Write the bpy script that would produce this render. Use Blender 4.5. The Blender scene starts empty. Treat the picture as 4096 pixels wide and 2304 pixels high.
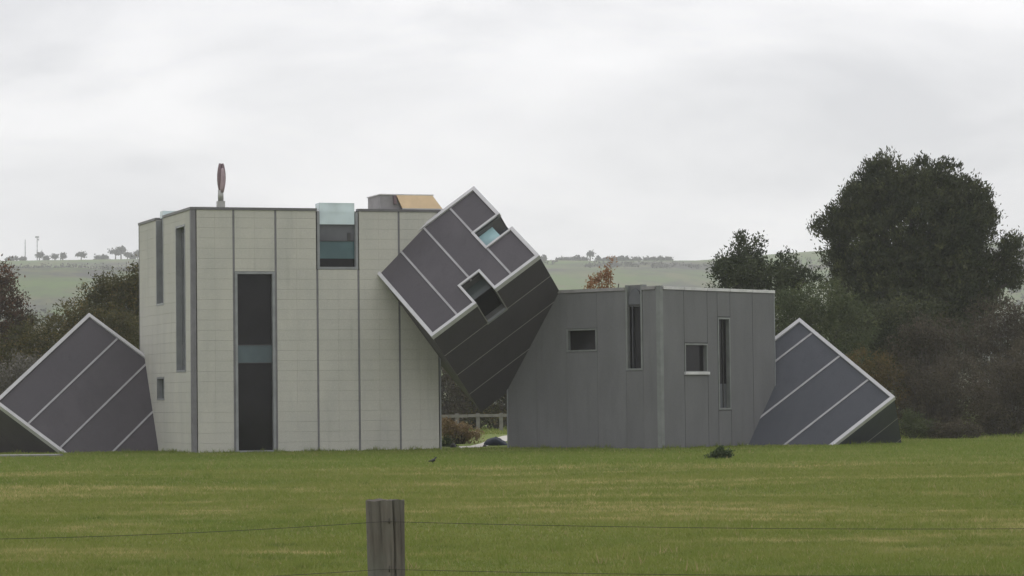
import bpy, math, random
import numpy as np
from mathutils import Matrix, Vector

scene = bpy.context.scene
col = scene.collection
R = math.radians

# ------------------------------------------------------------------ camera
EYE = 1.55
PITCH, ROLL = 0.03902, 0.01163
_f = Vector((0, math.cos(PITCH), math.sin(PITCH)))
_r0 = Vector((1, 0, 0)); _u0 = _r0.cross(_f)
_r = math.cos(ROLL) * _r0 - math.sin(ROLL) * _u0
_u = math.cos(ROLL) * _u0 + math.sin(ROLL) * _r0
cd = bpy.data.cameras.new('camera'); cam = bpy.data.objects.new('camera', cd); col.objects.link(cam)
cd.sensor_width = 36.0; cd.lens = 36.0 * 11111 / 4096
cd.clip_start = 0.5; cd.clip_end = 12000
cam.matrix_world = Matrix(((_r.x, _u.x, -_f.x, 0), (_r.y, _u.y, -_f.y, 0), (_r.z, _u.z, -_f.z, EYE), (0, 0, 0, 1)))
scene.camera = cam

# ------------------------------------------------------------------ sky, sun, exposure
SUN_EL, SUN_AZ = R(42), R(2)          # azimuth clockwise from +Y
world = bpy.data.worlds.new('World'); scene.world = world; world.use_nodes = True
wn, wl = world.node_tree.nodes, world.node_tree.links
wn.clear()
out = wn.new('ShaderNodeOutputWorld'); bg = wn.new('ShaderNodeBackground')
sky = wn.new('ShaderNodeTexSky'); sky.sky_type = 'NISHITA'; sky.sun_disc = False
sky.sun_elevation = SUN_EL; sky.sun_rotation = SUN_AZ
skym = wn.new('ShaderNodeVectorMath'); skym.operation = 'SCALE'; skym.inputs['Scale'].default_value = 0.10
wl.new(sky.outputs[0], skym.inputs[0])
tc = wn.new('ShaderNodeTexCoord'); mp = wn.new('ShaderNodeMapping')
mp.inputs['Scale'].default_value = (7.5, 7.5, 20.0); mp.inputs['Location'].default_value = (1.7, 0.35, 0.9)
wl.new(tc.outputs['Generated'], mp.inputs['Vector'])
n1 = wn.new('ShaderNodeTexNoise'); n1.inputs['Scale'].default_value = 1.0; n1.inputs['Detail'].default_value = 5.0
n1.inputs['Roughness'].default_value = 0.5; n1.inputs['Distortion'].default_value = 0.35
wl.new(mp.outputs[0], n1.inputs['Vector'])
cr = wn.new('ShaderNodeValToRGB')
cr.color_ramp.elements[0].position = 0.33; cr.color_ramp.elements[0].color = (0.745, 0.75, 0.79, 1)
cr.color_ramp.elements[1].position = 0.62; cr.color_ramp.elements[1].color = (1.13, 1.12, 1.14, 1)
wl.new(n1.outputs['Fac'], cr.inputs['Fac'])
mixs = wn.new('ShaderNodeMix'); mixs.data_type = 'RGBA'; mixs.inputs[0].default_value = 0.965
wl.new(skym.outputs[0], mixs.inputs[6]); wl.new(cr.outputs[0], mixs.inputs[7])
# overcast: the cloud layer is brighter towards the zenith
sep = wn.new('ShaderNodeSeparateXYZ'); wl.new(tc.outputs['Generated'], sep.inputs[0])
mr = wn.new('ShaderNodeMapRange'); mr.inputs[1].default_value = 0.0; mr.inputs[2].default_value = 1.0
mr.inputs[3].default_value = 0.98; mr.inputs[4].default_value = 1.17
wl.new(sep.outputs['Z'], mr.inputs[0])
wl.new(mixs.outputs[2], bg.inputs['Color']); wl.new(mr.outputs[0], bg.inputs['Strength'])
wl.new(bg.outputs[0], out.inputs['Surface'])
sd = bpy.data.lights.new('sun', 'SUN'); sd.energy = 1.3; sd.angle = R(40); sd.color = (1.0, 0.965, 0.92)
sun = bpy.data.objects.new('sun', sd); col.objects.link(sun)
_sd = Vector((math.sin(SUN_AZ) * math.cos(SUN_EL), math.cos(SUN_AZ) * math.cos(SUN_EL), math.sin(SUN_EL)))
sun.rotation_euler = _sd.to_track_quat('Z', 'Y').to_euler(); sun.location = (0, 0, 60)
vs = scene.view_settings
vs.view_transform = 'Standard'; vs.look = 'None'; vs.exposure = 0.0; vs.gamma = 1.0; vs.use_curve_mapping = False
scene.render.engine = 'CYCLES'
cy = scene.cycles
cy.use_denoising = True; cy.max_bounces = 6; cy.diffuse_bounces = 3; cy.glossy_bounces = 3
cy.transmission_bounces = 4; cy.transparent_max_bounces = 8; cy.volume_bounces = 1

# ------------------------------------------------------------------ helpers
def at(x, y, Y):
    """survey helper: a bearing/elevation read off the picture (4096 wide) at distance Y north"""
    d = _f + _r * ((x - 2048) / 11111) - _u * ((y - 1152) / 11111)
    return Vector((0, 0, EYE)) + d * (Y / d.y)

def ground_at(x, y):
    d = _f + _r * ((x - 2048) / 11111) - _u * ((y - 1152) / 11111)
    return Vector((0, 0, EYE)) + d * (-EYE / d.z)

def new_mat(name):
    m = bpy.data.materials.new(name); m.use_nodes = True
    nt = m.node_tree; b = nt.nodes['Principled BSDF']
    return m, nt, b

def node(nt, t, **kw):
    n = nt.nodes.new(t)
    for k, v in kw.items():
        setattr(n, k, v)
    return n

def mixc(nt, fac, a, b, blend='MIX'):
    m = node(nt, 'ShaderNodeMix', data_type='RGBA', blend_type=blend)
    for sock, v in ((m.inputs[0], fac), (m.inputs[6], a), (m.inputs[7], b)):
        if hasattr(v, 'is_linked'):
            nt.links.new(v, sock)
        elif isinstance(v, (int, float)):
            sock.default_value = v
        else:
            sock.default_value = (*v[:3], 1)
    return m.outputs[2]

def noise(nt, scale, detail=4, rough=0.55, coord='Object', stretch=None, loc=(0, 0, 0), dist=0.0):
    t = node(nt, 'ShaderNodeTexCoord'); g = None
    if coord == 'World':
        g = node(nt, 'ShaderNodeNewGeometry'); src = g.outputs['Position']
    else:
        src = t.outputs[coord]
    m = node(nt, 'ShaderNodeMapping')
    m.inputs['Scale'].default_value = stretch or (1, 1, 1); m.inputs['Location'].default_value = loc
    nt.links.new(src, m.inputs['Vector'])
    n = node(nt, 'ShaderNodeTexNoise')
    n.inputs['Scale'].default_value = scale; n.inputs['Detail'].default_value = detail
    n.inputs['Roughness'].default_value = rough; n.inputs['Distortion'].default_value = dist
    nt.links.new(m.outputs[0], n.inputs['Vector'])
    return n.outputs['Fac']

def ramp(nt, fac, lo, hi):
    m = node(nt, 'ShaderNodeMapRange'); m.interpolation_type = 'SMOOTHSTEP'
    m.inputs[1].default_value = lo; m.inputs[2].default_value = hi
    nt.links.new(fac, m.inputs[0]); return m.outputs[0]

def bump(nt, b, h, strength, dist=0.02):
    n = node(nt, 'ShaderNodeBump'); n.inputs['Strength'].default_value = strength; n.inputs['Distance'].default_value = dist
    nt.links.new(h, n.inputs['Height']); nt.links.new(n.outputs[0], b.inputs['Normal'])

def clad(name, c, var=0.10, stain=None, rough=0.7, spec=0.3, grain=60, streak=0.22):
    """sheet cladding: tone varies a little from sheet to sheet, fine mottling, weather stains"""
    m, nt, b = new_mat(name)
    oi = node(nt, 'ShaderNodeObjectInfo')
    dark = tuple(x * (1 - var) for x in c); lite = tuple(min(1, x * (1 + var)) for x in c)
    c1 = mixc(nt, oi.outputs['Random'], dark, lite)
    n = ramp(nt, noise(nt, 1.3, 5, 0.6, 'World', (1, 1, 0.35)), 0.3, 0.7)
    c2 = mixc(nt, n, c1, stain or tuple(x * 0.86 for x in c))
    st = ramp(nt, noise(nt, 4.5, 5, 0.65, 'World', (1, 1, 0.07), (3, 1, 0)), 0.52, 0.74)
    sh = node(nt, 'ShaderNodeMath', operation='MULTIPLY'); sh.inputs[1].default_value = streak; nt.links.new(st, sh.inputs[0])
    c2 = mixc(nt, sh.outputs[0], c2, tuple(x * 0.55 for x in c))
    g = ramp(nt, noise(nt, grain, 2, 0.6, 'World'), 0.35, 0.7)
    c3 = mixc(nt, 0.10, c2, mixc(nt, g, (0, 0, 0), tuple(min(1, x * 1.8) for x in c)))
    nt.links.new(c3, b.inputs['Base Color'])
    b.inputs['Roughness'].default_value = rough; b.inputs['Specular IOR Level'].default_value = spec
    bump(nt, b, g, 0.15, 0.004)
    return m

def plain(name, c, rough=0.6, metal=0.0, spec=0.5, var=0.12, scale=3.0):
    m, nt, b = new_mat(name)
    n = ramp(nt, noise(nt, scale, 4, 0.6, 'World'), 0.3, 0.7)
    nt.links.new(mixc(nt, n, tuple(x * (1 - var) for x in c), tuple(min(1, x * (1 + var)) for x in c)), b.inputs['Base Color'])
    b.inputs['Roughness'].default_value = rough; b.inputs['Metallic'].default_value = metal
    b.inputs['Specular IOR Level'].default_value = spec
    return m

def glassy(name, c, rough=0.06, trans=0.0, spec=0.3):
    m, nt, b = new_mat(name)
    n = ramp(nt, noise(nt, 0.9, 3, 0.5, 'World'), 0.3, 0.7)
    nt.links.new(mixc(nt, n, tuple(x * 0.75 for x in c), tuple(x * 1.2 for x in c)), b.inputs['Base Color'])
    b.inputs['Roughness'].default_value = rough; b.inputs['Transmission Weight'].default_value = trans
    b.inputs['Specular IOR Level'].default_value = spec
    bump(nt, b, noise(nt, 0.7, 1, 0.5, 'World'), 0.05, 0.02)
    return m

def leafmat(name, c1, c2, c3=None, rough=0.75, trans=0.2, scale=0.9):
    """foliage: hue drifts from clump to clump and from leaf to leaf"""
    m, nt, b = new_mat(name)
    n = ramp(nt, noise(nt, scale, 3, 0.6, 'World'), 0.35, 0.65)
    c = mixc(nt, n, c1, c2)
    a = node(nt, 'ShaderNodeAttribute', attribute_name='tint')
    c = mixc(nt, ramp(nt, a.outputs['Fac'], 0.6, 1.0), c, c3 or tuple(x * 1.5 for x in c2))
    nt.links.new(c, b.inputs['Base Color'])
    b.inputs['Roughness'].default_value = rough; b.inputs['Specular IOR Level'].default_value = 0.2
    tr = node(nt, 'ShaderNodeBsdfTranslucent'); nt.links.new(c, tr.inputs['Color'])
    mx = node(nt, 'ShaderNodeMixShader'); mx.inputs[0].default_value = trans
    o = nt.nodes['Material Output']
    nt.links.new(b.outputs[0], mx.inputs[1]); nt.links.new(tr.outputs[0], mx.inputs[2]); nt.links.new(mx.outputs[0], o.inputs['Surface'])
    return m

M = {}
M['sheet'] = clad('beige_cladding', (0.50, 0.49, 0.435), 0.03, (0.445, 0.442, 0.40))
M['low'] = clad('grey_cladding', (0.162, 0.163, 0.168), 0.06, (0.137, 0.138, 0.143), streak=0.3)
M['tilt'] = clad('charcoal_cladding', (0.081, 0.073, 0.083), 0.08, (0.068, 0.062, 0.071), rough=0.55, streak=0.3)
M['tilt_blue'] = clad('slate_cladding', (0.063, 0.067, 0.081), 0.08, (0.054, 0.058, 0.071), rough=0.55, streak=0.3)
M['trim'] = plain('pale_aluminium', (0.50, 0.495, 0.505), 0.45, 0.0, 0.4, 0.06)
M['strip'] = plain('dull_aluminium', (0.33, 0.325, 0.335), 0.5, 0.0, 0.4, 0.1)
M['joint'] = plain('grey_joint_strip', (0.15, 0.147, 0.155), 0.5)
M['joint_dark'] = plain('dark_joint', (0.05, 0.05, 0.052), 0.6)
M['joint_fine'] = plain('fine_joint', (0.26, 0.25, 0.245), 0.5)
M['cap'] = plain('dark_capping', (0.12, 0.117, 0.12), 0.45)
M['capw'] = plain('pale_capping', (0.55, 0.545, 0.545), 0.4)
M['frame'] = plain('grey_window_frame', (0.235, 0.245, 0.25), 0.4)
M['corner'] = plain('corner_strip', (0.175, 0.185, 0.18), 0.5)
M['core'] = plain('wall_core', (0.12, 0.12, 0.12), 0.8)
M['coreb'] = plain('beige_core', (0.25, 0.24, 0.21), 0.8)
M['dark'] = glassy('dark_glazing', (0.013, 0.0125, 0.014), 0.08, spec=0.16)
M['greeng'] = glassy('green_grey_glazing', (0.055, 0.066, 0.065), 0.1, spec=0.2)
M['smoke'] = glassy('smoked_glazing', (0.05, 0.052, 0.06), 0.08)
M['mid'] = glassy('grey_glazing', (0.11, 0.115, 0.125), 0.15)
M['teal'] = glassy('teal_glazing', (0.075, 0.14, 0.15), 0.08)
M['tealp'] = glassy('pale_teal_glazing', (0.075, 0.108, 0.118), 0.1)
M['cyan'] = glassy('frosted_cyan_glazing', (0.70, 0.81, 0.83), 0.25, 0.35)
M['cyanb'] = glassy('bright_teal_glazing', (0.34, 0.52, 0.54), 0.15, 0.15)
M['tan'] = plain('tan_panel', (0.62, 0.46, 0.28), 0.6, var=0.06)
M['hatch'] = plain('grey_hatch', (0.26, 0.25, 0.255), 0.6)
M['rust'] = plain('weathered_copper', (0.17, 0.12, 0.13), 0.5, 0.3, scale=9)
M['rustl'] = plain('pale_copper', (0.34, 0.26, 0.28), 0.5, 0.2, scale=9)
M['pipe'] = plain('galvanised_pipe', (0.36, 0.36, 0.34), 0.45, 0.4)
M['bark'] = plain('bark', (0.055, 0.045, 0.038), 0.9, scale=8)
M['twig'] = plain('pale_twig', (0.095, 0.082, 0.075), 0.9, scale=8)

class MB:
    def __init__(s): s.v = []; s.f = []
    def box(s, lo, hi):
        i = len(s.v); (a, b, c), (d, e, f) = lo, hi
        s.v += [(a, b, c), (d, b, c), (d, e, c), (a, e, c), (a, b, f), (d, b, f), (d, e, f), (a, e, f)]
        s.f += [tuple(i + k for k in q) for q in ((0, 3, 2, 1), (4, 5, 6, 7), (0, 1, 5, 4), (1, 2, 6, 5), (2, 3, 7, 6), (3, 0, 4, 7))]
        return s
    def tube(s, pts, rad, n=8, cap=True):
        rings = []
        for k, p in enumerate(pts):
            p = Vector(p)
            a = Vector(pts[max(k - 1, 0)]); b = Vector(pts[min(k + 1, len(pts) - 1)])
            t = (b - a).normalized(); x = t.orthogonal().normalized() if abs(t.z) < 0.9 else (Vector((1, 0, 0)) - t * t.x).normalized()
            y = t.cross(x); i = len(s.v); r = rad[k] if hasattr(rad, '__len__') else rad
            s.v += [tuple(p + (x * math.cos(q * 2 * math.pi / n) + y * math.sin(q * 2 * math.pi / n)) * r) for q in range(n)]
            rings.append(i)
        for i, j in zip(rings, rings[1:]):
            s.f += [(i + q, i + (q + 1) % n, j + (q + 1) % n, j + q) for q in range(n)]
        if cap:
            s.f.append(tuple(rings[0] + q for q in reversed(range(n)))); s.f.append(tuple(rings[-1] + q for q in range(n)))
        return s
    def build(s, name, mat, parent=None, smooth=False):
        me = bpy.data.meshes.new(name); me.from_pydata(s.v, [], s.f); me.update()
        if mat: me.materials.append(mat)
        if smooth: me.polygons.foreach_set('use_smooth', [True] * len(me.polygons))
        o = bpy.data.objects.new(name, me); col.objects.link(o)
        if parent: o.parent = parent
        return o

def tag(o, label=None, cat=None, group=None, kind=None):
    if label: o['label'] = label
    if cat: o['category'] = cat
    if group: o['group'] = group
    if kind: o['kind'] = kind
    return o

def empty(name, loc=(0, 0, 0)):
    o = bpy.data.objects.new(name, None); o.location = loc; o.empty_display_size = 0.2; col.objects.link(o); return o

_cache = {}
def piece(name, lo, hi, mat, parent):
    """one box-shaped piece; alike pieces share mesh data"""
    size = tuple(round(h - l, 3) for l, h in zip(lo, hi)); key = (name, size, mat.name)
    if key not in _cache:
        me = bpy.data.meshes.new(name)
        b = MB()
        if name == 'panel' and mat is M['sheet'] and max(size[:2]) > 1.0:     # sheets are scored down the middle
            k = 0 if size[0] > size[1] else 1; h1 = [*size]; l2 = [0, 0, 0]; h1[k] = size[k] / 2 - 0.003; l2[k] = size[k] / 2 + 0.003
            bl = [0, 0, 0]; bh = [*size]; bl[k] = h1[k]; bh[k] = l2[k]; bl[1 - k] = 0.006
            b.box((0, 0, 0), h1).box(l2, size).box(bl, bh)
        else: b.box((0, 0, 0), size)
        me.from_pydata(b.v, [], b.f); me.materials.append(mat); _cache[key] = me
    o = bpy.data.objects.new(name, _cache[key]); o.location = lo; col.objects.link(o); o.parent = parent
    return o

def cells(us, vs_, ws, solid):
    """closed solid out of a grid of cells, with the cells left out where solid() is False"""
    idx = {}; mb = MB(); nu, nv, nw = len(us) - 1, len(vs_) - 1, len(ws) - 1
    S = lambda i, j, k: 0 <= i < nu and 0 <= j < nv and 0 <= k < nw and solid((us[i] + us[i + 1]) / 2, (vs_[j] + vs_[j + 1]) / 2, (ws[k] + ws[k + 1]) / 2)
    def vid(i, j, k):
        if (i, j, k) not in idx:
            idx[(i, j, k)] = len(mb.v); mb.v.append((us[i], vs_[j], ws[k]))
        return idx[(i, j, k)]
    for i in range(nu):
        for j in range(nv):
            for k in range(nw):
                if not S(i, j, k): continue
                for d, q in (((-1, 0, 0), ((0, 0, 0), (0, 0, 1), (0, 1, 1), (0, 1, 0))), ((1, 0, 0), ((1, 0, 0), (1, 1, 0), (1, 1, 1), (1, 0, 1))),
                             ((0, -1, 0), ((0, 0, 0), (1, 0, 0), (1, 0, 1), (0, 0, 1))), ((0, 1, 0), ((0, 1, 0), (0, 1, 1), (1, 1, 1), (1, 1, 0))),
                             ((0, 0, -1), ((0, 0, 0), (0, 1, 0), (1, 1, 0), (1, 0, 0))), ((0, 0, 1), ((0, 0, 1), (1, 0, 1), (1, 1, 1), (0, 1, 1)))):
                    if not S(i + d[0], j + d[1], k + d[2]):
                        mb.f.append(tuple(vid(i + a, j + b, k + c) for a, b, c in q))
    return mb

# ------------------------------------------------------------------ ground and hill
def grass_colour(nt, tint=False):
    """pasture: lush and thin greens, straw streaks where dry grass lies"""
    n1 = ramp(nt, noise(nt, 0.16, 5, 0.6, 'World', (0.55, 1, 1), (3.1, 0.2, 0)), 0.35, 0.65)
    n2 = ramp(nt, noise(nt, 0.9, 4, 0.6, 'World', (0.6, 1, 1)), 0.35, 0.7)
    c = mixc(nt, n1, (0.135, 0.195, 0.032), (0.220, 0.245, 0.062))
    c = mixc(nt, n2, c, (0.20, 0.235, 0.050))
    n3 = ramp(nt, noise(nt, 2.6, 4, 0.65, 'World', (0.75, 1, 1), (1, 4, 0)), 0.50, 0.70)
    h3 = node(nt, 'ShaderNodeMath', operation='MULTIPLY'); h3.inputs[1].default_value = 0.55; nt.links.new(n3, h3.inputs[0])
    c = mixc(nt, h3.outputs[0], c, (0.29, 0.285, 0.11))
    n4 = ramp(nt, noise(nt, 1.7, 4, 0.65, 'World', (0.75, 1, 1), (8, 2, 0)), 0.56, 0.72)
    c = mixc(nt, n4, c, (0.095, 0.145, 0.028))
    s = ramp(nt, noise(nt, 0.23, 6, 0.68, 'World', (0.42, 1.0, 1), (7.3, 1.9, 0), 0.9), 0.485, 0.60)
    s2 = ramp(nt, noise(nt, 2.3, 4, 0.65, 'World', (0.5, 1.2, 1)), 0.42, 0.62)
    sm = node(nt, 'ShaderNodeMath', operation='MULTIPLY'); nt.links.new(s, sm.inputs[0]); nt.links.new(s2, sm.inputs[1])
    c = mixc(nt, sm.outputs[0], c, (0.49, 0.41, 0.20))
    gp = node(nt, 'ShaderNodeNewGeometry'); sp = node(nt, 'ShaderNodeSeparateXYZ'); nt.links.new(gp.outputs['Position'], sp.inputs[0])
    wob = node(nt, 'ShaderNodeMath', operation='MULTIPLY_ADD'); wob.inputs[1].default_value = 9.0
    nt.links.new(noise(nt, 0.25, 3, 0.6, 'World'), wob.inputs[0]); nt.links.new(sp.outputs['Y'], wob.inputs[2])
    lawn = ramp(nt, wob.outputs[0], 62.0, 68.0)
    lm = node(nt, 'ShaderNodeMath', operation='MULTIPLY'); lm.inputs[1].default_value = 0.6; nt.links.new(lawn, lm.inputs[0])
    return mixc(nt, lm.outputs[0], c, (0.150, 0.218, 0.038))

m, nt, b = new_mat('pasture'); M['pasture'] = m
c = mixc(nt, 0.30, grass_colour(nt), (0.035, 0.042, 0.014))
f = ramp(nt, noise(nt, 9, 4, 0.7, 'World'), 0.3, 0.75)
nt.links.new(mixc(nt, f, c, mixc(nt, 0.35, c, (0.08, 0.09, 0.03))), b.inputs['Base Color'])
b.inputs['Roughness'].default_value = 0.95; b.inputs['Specular IOR Level'].default_value = 0.1
bump(nt, b, noise(nt, 14, 4, 0.7, 'World'), 0.6, 0.04)
m, nt, b = new_mat('grass_blades'); M['blade'] = m
c = grass_colour(nt)
a = node(nt, 'ShaderNodeAttribute', attribute_name='tint')
c = mixc(nt, ramp(nt, a.outputs['Fac'], 0.0, 0.9), mixc(nt, 0.2, c, (0.125, 0.18, 0.035)), mixc(nt, 0.2, c, (0.33, 0.31, 0.11)))
c = mixc(nt, ramp(nt, a.outputs['Fac'], 0.93, 0.98), c, (0.34, 0.29, 0.14))
nt.links.new(c, b.inputs['Base Color']); b.inputs['Roughness'].default_value = 0.8; b.inputs['Specular IOR Level'].default_value = 0.15
tr = node(nt, 'ShaderNodeBsdfTranslucent'); nt.links.new(c, tr.inputs['Color'])
mx = node(nt, 'ShaderNodeMixShader'); mx.inputs[0].default_value = 0.3
nt.links.new(b.outputs[0], mx.inputs[1]); nt.links.new(tr.outputs[0], mx.inputs[2]); nt.links.new(mx.outputs[0], nt.nodes['Material Output'].inputs['Surface'])

rng = np.random.default_rng(11)
def grid_mesh(name, xs, ys, zf, mat):
    X, Y = np.meshgrid(xs, ys); Z = zf(X, Y); nx, ny = len(xs), len(ys)
    me = bpy.data.meshes.new(name)
    v = np.stack([X, Y, Z], -1).reshape(-1, 3)
    i = np.arange(nx * ny).reshape(ny, nx)
    q = np.stack([i[:-1, :-1], i[:-1, 1:], i[1:, 1:], i[1:, :-1]], -1).reshape(-1, 4)
    me.from_pydata(v.tolist(), [], q.tolist()); me.materials.append(mat)
    me.polygons.foreach_set('use_smooth', [True] * len(me.polygons)); me.update()
    o = bpy.data.objects.new(name, me); col.objects.link(o); return o

_lat = rng.random((64, 64))
def vnoise(x, y):
    xi = np.floor(x).astype(int); yi = np.floor(y).astype(int); fx = x - xi; fy = y - yi
    fx = fx * fx * (3 - 2 * fx); fy = fy * fy * (3 - 2 * fy)
    g = lambda a, b: _lat[a % 64, b % 64]
    return (g(xi, yi) * (1 - fx) + g(xi + 1, yi) * fx) * (1 - fy) + (g(xi, yi + 1) * (1 - fx) + g(xi + 1, yi + 1) * fx) * fy
def fbm(x, y, o=4):
    s = 0; a = 0.5
    for k in range(o):
        s = s + a * (vnoise(x * 2 ** k + 7 * k, y * 2 ** k + 3 * k) - 0.5); a *= 0.5
    return s
def ground_z(X, Y):
    near = np.clip((Y - 16) / 6, 0, 1) * np.clip((76 - Y) / 4, 0, 1)
    return fbm(np.asarray(X) * 0.13, np.asarray(Y) * 0.13) * 0.10 * near
xs = np.concatenate([np.linspace(-900, -45, 12), np.linspace(-40, 40, 161), np.linspace(45, 900, 12)])
ys = np.concatenate([np.linspace(-60, 8, 6), np.linspace(10, 90, 161), np.linspace(95, 1000, 20)])
ground = tag(grid_mesh('ground', xs, ys, ground_z, M['pasture']), kind='structure')

# the far ridge
HY = 1400.0
crest_px = [(-2500, 1075), (-600, 1050), (0, 1045), (560, 1037), (1400, 1048), (2200, 1047), (2800, 1044), (2900, 1031), (3244, 1006), (4060, 966), (5200, 930), (6800, 960)]
cx_ = [at(x, y, HY).x for x, y in crest_px]; cz_ = [at(x, y, HY).z for x, y in crest_px]
def crest_z(x): return np.interp(x, cx_, cz_)
def hill_z(X, Y):
    t = np.clip((Y - 420) / (HY - 420), 0, 1); s = t * t * (3 - 2 * t) * 0.45 + t * 0.55
    back = np.clip((Y - HY) / 900, 0, 1)
    gully = fbm(X / 190 + 3, Y / 420, 4) * 70 * np.sin(np.pi * np.clip(t, 0, 1)) * (1 - t)
    return -1.5 + (crest_z(X) + 1.5) * s * (1 - 0.75 * back ** 2) + gully
m, nt, b = new_mat('hill_pasture'); M['hill'] = m
n1 = ramp(nt, noise(nt, 0.011, 6, 0.65, 'World', (1, 0.4, 1), (2.2, 0, 0)), 0.46, 0.62)
n2 = ramp(nt, noise(nt, 0.05, 5, 0.75, 'World', (1, 0.4, 1)), 0.45, 0.66)
c = mixc(nt, n1, (0.135, 0.18, 0.085), (0.10, 0.098, 0.095))
c = mixc(nt, n2, c, (0.165, 0.165, 0.105))
nt.links.new(c, b.inputs['Base Color']); b.inputs['Roughness'].default_value = 1.0; b.inputs['Specular IOR Level'].default_value = 0.0
hill = tag(grid_mesh('hill', np.linspace(-950, 950, 191), np.concatenate([np.linspace(430, HY, 70), np.linspace(HY + 30, 2350, 18)]), hill_z, M['hill']), kind='structure')

# ------------------------------------------------------------------ the house of cubes
house = tag(empty('cube_house', (-9.238, 80.003, 0)), 'modern house of upright and tilted cubes clad in beige and grey panels', 'house')
H0 = Matrix.Translation(house.location)

def block(name, mb, mat, mw, label):
    o = mb.build(name, mat, house); o.matrix_local = H0.inverted() @ mw; o['label'] = label; return o
def frame_of(ax, ay, az, o):
    return Matrix(((ax[0], ay[0], az[0], o[0]), (ax[1], ay[1], az[1], o[1]), (ax[2], ay[2], az[2], o[2]), (0, 0, 0, 1)))

# ---- tall beige block
T = 0.22
W, H, HB = 7.5, 7.12, 7.5
mw = frame_of((0.94497, 0.32715, 0), (-0.32715, 0.94497, 0), (0, 0, 1), (-9.238, 80.003, 0))
tall = block('tall_block', MB().box((T, T, -0.3), (W - 0.02, HB - 0.02, H - 0.06)), M['coreb'], mw, 'tall upright beige panelled block with a two storey window')
g = 0.002
ROW = H / 24
def boards(axis, x0, x1, z0, z1):
    nlo = z0
    zs = [z0] + [k * ROW for k in range(25) if z0 + 0.05 < k * ROW < z1 - 0.05] + [z1]
    for a_, b_ in zip(zs, zs[1:]):
        if axis == 'x': piece('panel', (x0 + g, 0, a_ + g), (x1 - g, T, b_ - g), M['sheet'], tall)
        else: piece('panel', (0, x0 + g, a_ + g), (T, x1 - g, b_ - g), M['sheet'], tall)
CW = 1.25; TOP = H - 0.07
fr = [(0.13, CW), (None, None), (2 * CW, 3 * CW), (None, None), (4 * CW, 5 * CW), (5 * CW, W - 0.03)]
for a_, b_ in fr:
    if a_ is not None: boards('x', a_ + 0.03, b_ - 0.03, 0.0, TOP)
boards('x', CW + 0.03, 2 * CW - 0.03, 5.27, TOP)
boards('x', 3 * CW + 0.03, 4 * CW - 0.03, 0.0, 5.33)
for k, x in enumerate((CW, 2 * CW, 3 * CW, 4 * CW, 5 * CW)):
    tops = {3 * CW: 5.33, 4 * CW: 5.33}.get(x, TOP)
    piece('joint_strip', (x - 0.028, 0.006, 0), (x + 0.028, T, tops), M['joint'], tall)
piece('edge_strip', (W - 0.028, -0.012, 0), (W + 0.012, T + 0.02, TOP), M['frame'], tall)
piece('corner_post', (-0.014, -0.014, 0), (0.13, 0.13, TOP), M['joint'], tall)
# side wall
sb = [0.13, 0.80, 2.10, 3.85, 4.90, 6.2, HB - 0.03]
for i in (0, 2, 4, 5): boards('y', sb[i] + 0.003, sb[i + 1] - 0.003, 0, TOP)
boards('y', sb[1], sb[2], 0, 2.37); boards('y', sb[1], sb[2], 6.68, TOP)
boards('y', sb[3], sb[4], 0, 1.56); boards('y', sb[3], sb[4], 2.26, 4.43)
piece('edge_strip', (-0.012, HB - 0.028, 0), (T, HB + 0.012, TOP), M['joint'], tall)
# roof capping
def cap(parent, x0, x1, y0, y1, z, mat, h=0.075):
    piece('roof_capping', (x0, y0, z), (x1, y1, z + h), mat, parent)
cap(tall, -0.03, 3 * CW + 0.0, -0.03, T, TOP, M['cap']); cap(tall, 4 * CW, W + 0.02, -0.03, T, TOP, M['cap'])
cap(tall, -0.03, T, T, 3.85, TOP, M['cap']); cap(tall, -0.03, T, 4.9, HB + 0.02, TOP, M['cap'])
cap(tall, T, W + 0.02, HB - 0.2, HB + 0.02, TOP, M['cap']); cap(tall, W - 0.2, W + 0.02, T, HB - 0.2, TOP, M['cap'])

def frame(parent, axis, x0, x1, z0, z1, w, mat, d0=-0.012, d1=None, top=True, bottom=True):
    """a window frame of four bars as one part"""
    d1 = T if d1 is None else d1; mb = MB()
    rects = [(x0, x0 + w, z0, z1), (x1 - w, x1, z0, z1)]
    if top: rects.append((x0 + w, x1 - w, z1 - w, z1))
    if bottom: rects.append((x0 + w, x1 - w, z0, z0 + w))
    for a_, b_, c_, d_ in rects:
        mb.box((a_, d0, c_), (b_, d1, d_)) if axis == 'x' else mb.box((d0, a_, c_), (d1, b_, d_))
    return mb.build('window_frame', mat, parent)
def pane(parent, axis, x0, x1, z0, z1, mat, d=0.12, name='window_pane', th=0.03):
    return piece(name, (x0, d, z0), (x1, d + th, z1), mat, parent) if axis == 'x' else piece(name, (d, x0, z0), (d + th, x1, z1), mat, parent)

# two storey window
frame(tall, 'x', CW + 0.03, 2 * CW - 0.03, 0.0, 5.265, 0.075, M['frame'])
pane(tall, 'x', CW + 0.105, 2 * CW - 0.105, 3.14, 5.19, M['dark'], 0.13)
pane(tall, 'x', CW + 0.105, 2 * CW - 0.105, 0.075, 2.60, M['dark'], 0.13)
pane(tall, 'x', CW + 0.105, 2 * CW - 0.105, 2.62, 3.12, M['tealp'], 0.115)
for z in (2.60, 3.12): piece('window_transom', (CW + 0.105, 0.10, z), (2 * CW - 0.105, 0.17, z + 0.02), M['joint_dark'], tall)
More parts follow.
